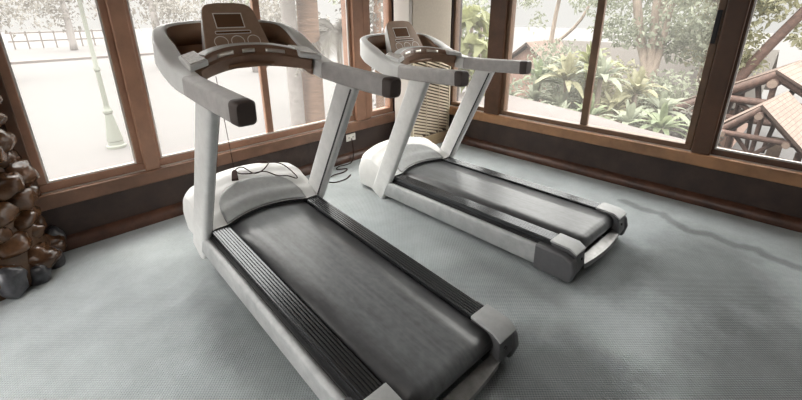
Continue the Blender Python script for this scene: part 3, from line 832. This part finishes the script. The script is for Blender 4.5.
R_ = random.Random(11)
def crown(cx, cy, cz, r, k, flat=.7):
    out = []
    for _ in range(k):
        a = R_.uniform(0, 2 * PI); q = r * R_.uniform(.2, .9); out.append((cx + q * math.cos(a), cy + q * math.sin(a), cz + R_.uniform(-.6, .6) * r * flat, r * R_.uniform(.35, .6), r * R_.uniform(.35, .6), r * .4))
    return out
tree('garden_tree', 'pale tree at the left edge beyond the railing', (.6, 34, GZ), [[(0, 0, 0, .3), (.1, 0, 3, .25), (0, .2, 6, .15)]], crown(0, 0, 4.6, 3.0, 9), MT['pale_trunk'], MT['leaf_grey'], 1000, .30, 21)
tree('garden_tree', 'pale leafy tree behind the middle of the far railing', (7.2, 56, GZ), [[(0, 0, 0, .35), (.1, 0, 3, .3), (0, .2, 7, .15)]], crown(0, 0, 5.0, 4.2, 10), MT['pale_trunk'], MT['leaf_grey'], 1300, .42, 22)
tree('garden_tree', 'pale tree seen left of the nearer treadmill console', (9.0, 33, GZ), [[(0, 0, 0, .3), (.1, 0, 3, .25), (0, .2, 6, .12)]], crown(0, 0, 4.3, 2.8, 9), MT['pale_trunk'], MT['leaf_grey'], 1050, .30, 23)
tree('garden_tree', 'pale tree seen behind the nearer treadmill console', (12.6, 26, GZ), [[(0, 0, 0, .3), (.1, 0, 3, .25), (0, .2, 6, .12)]], crown(0, 0, 4.4, 2.8, 9), MT['pale_trunk'], MT['leaf_grey'], 1050, .28, 24)
tree('garden_tree', 'feathery tree behind the whitish trunk', (8.6, 14.5, GZ), [[(0, 0, 0, .12), (.1, 0, 2, .1), (0, .2, 5, .05)]], crown(0, 0, 3.2, 1.5, 9), MT['pale_trunk'], MT['leaf_grey'], 1000, .2, 25)
# whitish trunk and brown palm outside the wide left window
t = thing('tree_trunk', 'whitish bare trunk outside the wide left window', 'tree', (4.70, 8.0, GZ), 0, 'trees outside the windows')
b = B(); tube(b, [(-.0, 0, 0), (0, 0, 1.5), (.02, 0, 3), (.04, .05, 6)], [.19, .16, .155, .15], 14); make('trunk', b, MT['pale_trunk'], t, angle=180)
b = B(); leaf_cloud(b, (0, 0, 6.3), (1.5, 1.5, .7), 500, .25, random.Random(5)); make('foliage', b, MT['leaf_pale'], t, smooth=False)
t = thing('palm_tree', 'thick brown palm trunk outside the wide left window', 'palm', (5.16, 8.05, GZ), 0, 'trees outside the windows')
b = B(); tube(b, [(0.0, 0, 0), (.01, 0, 1.2), (.03, 0, 2.6), (.06, 0, 4.6)], [.27, .25, .24, .22], 16); make('trunk', b, MT['palm_bark'], t, angle=180)
b = B(); fronds(b, (.06, 0, 4.6), 16, 2.3, random.Random(6), droop=.7, up=.6, pinnate=True); make('foliage', b, MT['leaf_pale'], t, smooth=False)
for k, (x, y, z, L, lab, mm) in enumerate([(6.1, 8.2, 1.0, 1.7, 'drooping pale palm right of the brown palm trunk', 'leaf_grey'), (5.9, 6.9, -1.3, 1.1, 'low palm fronds outside the narrow left window', 'leaf_pale')]):
    t = thing('small_palm', lab, 'palm', (x, y, GZ), 0, 'trees outside the windows')
    b = B(); h = z - GZ; tube(b, [(0, 0, 0), (.03, 0, h * .5), (0, 0, h)], [.09, .07, .06], 10); make('trunk', b, MT['bark'], t, angle=180)
    b = B(); fronds(b, (0, 0, h), 15, L, random.Random(40 + k), droop=.75, up=.7, pinnate=True); make('foliage', b, MT[mm], t, smooth=False)
tree('garden_tree', 'brown-trunked leafy tree outside the narrow left window', (6.3, 7.0, GZ), [[(0, 0, 0, .12), (.02, .02, 1.8, .1), (-.03, 0, 3.4, .09), (0, 0, 4.5, .06)]],
     [(0, .3, 3.6, .8, .7, .6), (.2, .2, 2.4, .6, .6, .5), (-.2, .5, 1.5, .5, .5, .4)], MT['palm_bark'], MT['leaf_grey'], 900, .13, 26)
# narrow right window: big yellow-green leaves and stems
t = thing('broadleaf_shrub', 'tall shrub with big yellow-green leaves right of the beige unit', 'shrub', (7.1, 5.1, GZ), 0, 'plants outside the right windows')
b = B()
for (x, y, s_) in ((0, .05, .05), (.1, -.12, .04), (-.05, .28, .045)): tube(b, [(x, y, 0), (x + .05, y, 1.8), (x, y - .05, 3.4)], [s_, s_ * .9, s_ * .7], 8)
make('stems', b, MT['bark'], t, angle=180)
b = B(); R = random.Random(8)
for (x, y, z) in ((0, -.1, 3.55), (-.1, -.25, 3.1), (.05, .1, 2.9), (-.1, -.1, 2.55)): leaf_cloud(b, (x, y, z), (.25, .22, .2), 26, .42, R)
make('foliage', b, MT['leaf_yellow'], t, smooth=False)
tree('garden_shrub', 'loose grey-green bush behind the tall yellow-green shrub', (8.6, 6.1, GZ), [[(0, 0, 0, .06), (0, 0, 2.2, .04)]], [(0, 0, 2.6, .8, .8, .9), (.2, -.5, 1.7, .7, .7, .7), (0, .3, 3.6, .7, .7, .6)], MT['bark'], MT['leaf_pale'], 1300, .17, 27, 'plants outside the right windows', 'shrub')

# rosette plants beyond the terrace
ros = [(9.0, 4.55, -.45, .9, 'leaf_pale', 'rosette plant with long pale leaves just right of the far handrail tip'),
       (9.2, 3.95, .05, 1.0, 'leaf_olive', 'tallest spiky plant, olive-tinged, below the little hut'),
       (9.3, 3.25, .15, .95, 'leaf_pale', 'spiky pale plant right behind the window mullion'),
       (8.2, 3.55, -.62, .72, 'leaf_pale', 'low pale rosette at the terrace edge left of the mullion'),
       (8.3, 3.0, -.50, .75, 'leaf_green', 'low green rosette at the terrace edge by the mullion foot'),
       (8.2, 2.25, -.48, .72, 'leaf_pale', 'low pale rosette at the terrace edge right of the mullion'),
       (8.1, 1.70, -.42, .70, 'leaf_green', 'broad green rosette beside the log pavilion'),
       (9.4, 2.55, -.10, .85, 'leaf_olive', 'olive spiky plant in front of the forked tree'),
       (9.8, 4.9, -.15, .9, 'leaf_green', 'green spiky plant behind the far handrail'),
       (8.9, 3.9, -.55, .8, 'leaf_pale', 'pale spiky plant filling the gap left of the mullion'),
       (9.9, 3.75, .35, .95, 'leaf_yellow', 'yellowish spiky plant reaching above the others by the mullion'),
       (8.9, 2.75, -.45, .8, 'leaf_olive', 'olive low spiky plant right of the mullion'),
       (9.0, 1.95, -.30, .8, 'leaf_pale', 'pale spiky plant in front of the tree fork foot'),
       (10.3, 4.4, .10, .95, 'leaf_pale', 'pale spiky plant in front of the little gabled hut')]
for k, (x, y, z, L, mm, lab) in enumerate(ros):
    t = thing('rosette_plant', lab, 'plant', (x, y, GZ), 0, 'plants outside the right windows')
    h = z - GZ; b = B(); tube(b, [(0, 0, 0), (.02, .01, h * .5), (0, 0, h)], [.07, .055, .05], 9); make('stem', b, MT['bark'], t, angle=180)
    b = B(); R = random.Random(60 + k); fronds(b, (0, 0, h - .05), 17, L, R, width=.045, droop=.55, up=.75); fronds(b, (0, 0, h), 9, L * .8, R, width=.045, droop=.25, up=1.1)
    make('leaves', b, MT[mm], t, smooth=False)
for k, (x, y, z, r, mm, lab) in enumerate([(10.6, 4.6, -.35, .75, 'leaf_pale', 'soft pale bush between the gabled hut and the spiky plants'), (10.9, 3.5, -.20, .8, 'leaf_olive', 'olive bush behind the spiky plants at the mullion'),
        (10.9, 2.3, -.35, .75, 'leaf_pale', 'pale bush at the foot of the forked tree'), (9.9, 1.45, -.75, .55, 'leaf_grey', 'low greyish bush beside the log pavilion'), (12.8, 5.9, .0, .9, 'leaf_pale', 'pale bush at the corner of the gabled hut')]):
    tree('garden_shrub', lab, (x, y, GZ), [[(0, 0, 0, .05), (0, 0, z - GZ, .03)]], [(0, 0, z - GZ, r, r, r * .8), (.2, r * .6, z - GZ - .5, r * .8, r * .7, r * .7), (-.1, -r * .5, z - GZ - .6, r * .8, r * .7, r * .7)], MT['bark'], MT[mm], 1300, .13, 80 + k, 'plants outside the right windows', 'shrub')
# forked tree and others behind
tree('forked_tree', 'forked pale-barked tree beyond the spiky plants', (12, 3.05, GZ),
     [[(0, 0, 0, .16), (0, 0, 1.5, .13), (.0, .05, 2.2, .11), (.1, .36, 3.0, .11), (.1, .62, 4.0, .10), (.2, .9, 5.2, .08)],
      [(0, 0, 1.5, .13), (0, -.02, 2.2, .12), (.05, .06, 3.0, .10), (.0, .12, 4.0, .09), (.1, .1, 5.4, .07)],
      [(0, -.02, 1.6, .12), (0, -.12, 2.3, .09), (.1, -.16, 3.2, .07), (.0, -.25, 4.0, .06), (.1, -.6, 5.4, .05)]],
     [(-.6, 1.2, 4.3, .8, .5, .45), (-.4, -.6, 3.9, .8, .6, .6), (.2, -1.1, 3.3, .7, .6, .5), (.2, .2, 5.2, 1.2, 1.2, .7), (-.3, 1.1, 3.4, .6, .35, .35), (.5, -1.6, 4.2, 1, .7, .7), (.2, -1.2, 2.5, .5, .4, .35), (.4, .3, 3.2, 1.2, 1.3, .5), (.5, 1.6, 4.0, .8, .9, .5), (.6, -.5, 2.9, .8, .9, .5)], MT['bark'], MT['leaf_pale'], 6000, .13, 31)
tree('garden_tree', 'yellow-green leafy tree left of the thick right post', (14.5, 2.3, GZ), [[(0, 0, 0, .15), (0, 0, 2.2, .12), (0, .1, 4.5, .08)]], [(0, 0, 3.0, 1.0, .9, .9), (0, .2, 4.4, 1.4, 1.2, .8), (0, -.6, 2.2, .7, .6, .5)], MT['bark'], MT['leaf_olive'], 2600, .17, 32)
tree('garden_tree', 'leaning dark-limbed tree behind the log pavilion', (12.2, 1.25, GZ), [[(0, .3, 0, .13), (0, .05, 1.8, .12), (0, -.15, 2.5, .11), (0, -.75, 3.65, .10), (0, -1.5, 5, .07)], [(0, .05, 1.8, .08), (.1, .3, 3.2, .06), (.1, .5, 4.6, .04)]],
     [(.2, .2, 3.0, .7, .5, .5), (.2, -.2, 3.9, .8, .6, .5), (.3, -.1, 2.6, .5, .35, .3), (.3, .3, 4.7, 1, .8, .6), (.2, -.9, 3.2, .5, .35, .35)], MT['log'], MT['leaf_olive'], 2300, .13, 33)
tree('garden_tree', 'thin pale tree above the little hut', (15, 7.3, GZ), [[(0, 0, 0, .1), (0, -.1, 2.6, .08), (0, -.3, 4.4, .06), (0, -.9, 6, .04)], [(0, -.1, 2.4, .06), (0, -1.1, 3.4, .05), (0, -1.6, 4.8, .04)]],
     [(0, 1.0, 4.2, 1.0, .7, .5), (0, -.3, 4.8, 1.2, 1.0, .5), (0, .6, 3.3, .5, .4, .4), (0, -1.5, 5, 1, .8, .6)], MT['bark'], MT['leaf_pale'], 1000, .17, 34)
tree('garden_tree', 'hazy tree far behind the shingled roof', (24, 6.0, GZ), [[(0, 0, 0, .25), (0, 0, 3, .2), (0, 0, 6, .12)]], crown(0, 0, 5.2, 2.8, 9), MT['bark'], MT['leaf_pale'], 1500, .3, 35)
tree('garden_tree', 'pale tree at the far right behind the pavilion roofs', (20, -.6, GZ), [[(0, 0, 0, .2), (0, 0, 3, .15), (0, 0, 5, .1)]], crown(0, 0, 4.6, 1.9, 8), MT['bark'], MT['leaf_grey'], 1300, .22, 36)

def roof_panel(name, quad, m, parent, th=.05, uv=(1, 1)):
    b = B(); q = [Vector(p) for p in quad]; n = (q[1] - q[0]).cross(q[3] - q[0]).normalized()
    A = [b.verts.new(p) for p in q]; C = [b.verts.new(p - n * th) for p in q]
    lay = b.loops.layers.uv.new('UVMap')
    f = b.faces.new(A)
    for l, c in zip(f.loops, ((0, 0), (uv[0], 0), (uv[0], uv[1]), (0, uv[1]))): l[lay].uv = c
    b.faces.new(C[::-1])
    for k in range(4): b.faces.new((A[k], C[k], C[(k + 1) % 4], A[(k + 1) % 4]))
    return make(name, b, m, parent, smooth=False)
# shingled hut among the plants
h = thing('shingled_hut', 'long low hut with weathered shingle roof behind the spiky plants', 'hut', (14.5, 4.1, GZ))
b = B(); box(b, 0, 3.0, -2.9, 2.9, 0, 1.35); make('walls', b, MT['hut_wall'], h)
roof_panel('roof', [(-.7, -3.2, 1.18), (-.7, 3.2, 1.18), (1.5, 3.2, 2.55), (1.5, -3.2, 2.55)], MT['hut_roof'], h, .07, (2.4, 1))
roof_panel('roof', [(3.7, 3.2, 1.18), (3.7, -3.2, 1.18), (1.5, -3.2, 2.55), (1.5, 3.2, 2.55)], MT['hut_roof'], h, .07, (2.4, 1))
h = thing('gabled_hut', 'little gabled hut above the far treadmill handrail', 'hut', (13.6, 7.3, GZ))
b = B(); prism(b, [(-.85, 0), (.85, 0), (.85, 1.9), (.0, 2.52), (-.85, 1.9)], 0, 0, 2.0); make('walls', b, MT['hut_wall'], h)
roof_panel('roof', [(-.25, 1.25, 1.68), (-.25, 0, 2.68), (2.2, 0, 2.68), (2.2, 1.25, 1.68)], MT['shingle'], h, .07, (1, .5))
roof_panel('roof', [(-.25, 0, 2.68), (-.25, -1.25, 1.68), (2.2, -1.25, 1.68), (2.2, 0, 2.68)], MT['shingle'], h, .07, (1, .5))

# log pavilion: two roofs on log trusses, ridge running away from the room
def logp(name, p0, p1, r, parent, ends=True, m=None, n=12):
    b = B(); p0, p1 = Vector(p0), Vector(p1); tube(b, [p0, p0.lerp(p1, .5), p1], [r, r * .96, r], n)
    o = make(name, b, m or MT['log'], parent, angle=60)
    if ends:
        d = (p1 - p0).normalized()
        for c, s in ((p0, -1), (p1, 1)):
            b = B(); tube(b, [c + d * s * .001, c + d * s * .006], r * .93, n)
            tag(make('cut_end', b, MT['log_end'], o), 'pale sawn log end')
    return o
def gable(name, label, X, yc, za, hw, ze, depth, r, hl=None, rot=-.10):
    """front truss in the plane x=0 of the thing, ridge along +x"""
    g = thing(name, label, 'pavilion', (X, yc, GZ), rot, 'log pavilion roofs')
    za -= GZ; ze -= GZ; hl = hl or hw
    zl = za - (za - ze) * hl / hw
    logp('rafter', (0, 0, za - r), (0, hl, zl - r), r, g); logp('rafter', (0, 0, za - r), (0, -hw, ze - r), r, g)
    logp('ridge_log', (-.22, 0, za - 2.6 * r), (depth, 0, za - 2.6 * r), r * .95, g)
    zt = lerp(za, ze, .72) - r * 1.2; ht = hw * .80
    logp('tie_beam', (-.08, ht, zt), (-.08, -ht, zt), r * .85, g)
    logp('purlin', (-.2, hw * .62, lerp(za, ze, .62) - 2.4 * r), (depth, hw * .62, lerp(za, ze, .62) - 2.4 * r), r * .9, g)
    logp('purlin', (-.2, -hw * .62, lerp(za, ze, .62) - 2.4 * r), (depth, -hw * .62, lerp(za, ze, .62) - 2.4 * r), r * .9, g)
    logp('bottom_rail', (0, hl * .95, ze - r * 3.4), (0, -hw, ze - r * 3.4), r * .7, g, False)
    for s in (-1, 1):
        logp('brace', (0, s * .03, ze - r * 3.2), (0, s * hw * .45, zt), r * .55, g, False)
        logp('brace', (.2, s * .10, ze - r * 3.2), (.2, s * hw * .25, za - 2.5 * r), r * .55, g, False)
    logp('king_post', (.02, 0, ze - r * 3.2), (.02, 0, za - 2 * r), r * .6, g, False)
    b = B(); box(b, .15, .22, -hw * .50, -hw * .25, ze - 4.2 * r, zt); make('board', b, MT['log_pale'], g)
    for s in (-1, 1):
        for xx in (.0, depth - .3): logp('post', (xx, s * hw * .86, 0), (xx, s * hw * .86, lerp(za, ze, .86) - r * 2), r * .8, g, False)
    sl = (za - ze) / hw; o = .18
    roof_panel('roof', [(-.18, -hw - o, ze - sl * o + .03), (depth, -hw - o, ze - sl * o + .03), (depth, 0, za + .03), (-.18, 0, za + .03)], MT['shingle'], g, .04, (1.6, .62))
    roof_panel('roof', [(depth, hl + .05, zl + .03), (.02, hl + .05, zl + .03), (.02, 0, za + .03), (depth, 0, za + .03)], MT['shingle'], g, .04, (1.6, .62))
    return g
gable('log_pavilion', 'nearer log-framed gable roof outside the last window', 8.1, .43, .17, .62, -.42, 1.55, .055)
gable('log_pavilion', 'higher log-framed gable roof behind the nearer gable', 10.2, .50, .46, 1.15, -.22, 3.2, .085, hl=1.5)

# ------------------------------------------------------------------ light
w = bpy.data.worlds.new('sky'); S.world = w; w.use_nodes = True
nt = w.node_tree; bg = nt.nodes['Background']; bg.inputs[0].default_value = (1, .97, .945, 1)
tc = nt.nodes.new('ShaderNodeTexCoord'); sx = nt.nodes.new('ShaderNodeSeparateXYZ'); nt.links.new(tc.outputs['Generated'], sx.inputs[0])
mr = nt.nodes.new('ShaderNodeMapRange'); mr.interpolation_type = 'SMOOTHSTEP'; nt.links.new(sx.outputs['Z'], mr.inputs['Value'])   # overcast sky: dim at the horizon, bright overhead
mr.inputs['From Min'].default_value = .04; mr.inputs['From Max'].default_value = .45; mr.inputs['To Min'].default_value = SKY_LOW; mr.inputs['To Max'].default_value = SKY
nt.links.new(mr.outputs[0], bg.inputs[1])
sun = bpy.data.lights.new('sun', 'SUN'); sun.energy = 1.2; sun.angle = math.radians(12); sun.color = (1, .93, .82)
so_ = bpy.data.objects.new('sun', sun); COL.objects.link(so_)
d = Vector((.25, -.62, -1.1)); so_.rotation_euler = d.to_track_quat('-Z', 'Y').to_euler()
# unseen fill light added under the ceiling to brighten the left side
for k, (x, y) in enumerate(((-.9, 1.2),)):
    t = thing('added_fill_light', 'unseen square fill light added under the ceiling', 'lamp', (x, y, ZC), 0, 'added fill lights')
    b = B(); box(b, -.62, .62, -.62, .62, -.05, 0); make('added_light_housing', b, MT['ceiling'], t)
    L = bpy.data.lights.new('fill_light', 'AREA'); L.shape = 'SQUARE'; L.size = 1.1; L.energy = FILL_POWER; L.color = (1, .96, .92)
    lo = bpy.data.objects.new('fill_light', L); COL.objects.link(lo); lo.parent = t; lo.location = (0, 0, -.06)

# ------------------------------------------------------------------ camera
cam = bpy.data.cameras.new('camera'); co = bpy.data.objects.new('camera', cam); COL.objects.link(co)
cam.sensor_width = 36; cam.sensor_fit = 'HORIZONTAL'; cam.lens = 410.19 / 802 * 36; cam.shift_y = -39.08 / 802; cam.clip_start = .05; cam.clip_end = 400
pitch, roll, yaw = .35166, -.0065, .78769
fw = Vector((math.cos(yaw) * math.cos(pitch), math.sin(yaw) * math.cos(pitch), -math.sin(pitch)))
rt = Vector((math.sin(yaw), -math.cos(yaw), 0)); up = rt.cross(fw)
c, s = math.cos(roll), math.sin(roll)
r2 = rt * c + up * s; u2 = up * c - rt * s
m = Matrix((r2, u2, -fw)).transposed().to_4x4(); m.translation = (0, 0, 1.5308)
co.matrix_world = m
S.camera = co
S.view_settings.view_transform = 'Standard'; S.view_settings.look = 'None'; S.view_settings.gamma = 1; S.view_settings.use_curve_mapping = False
S.view_settings.exposure = EXPOSURE
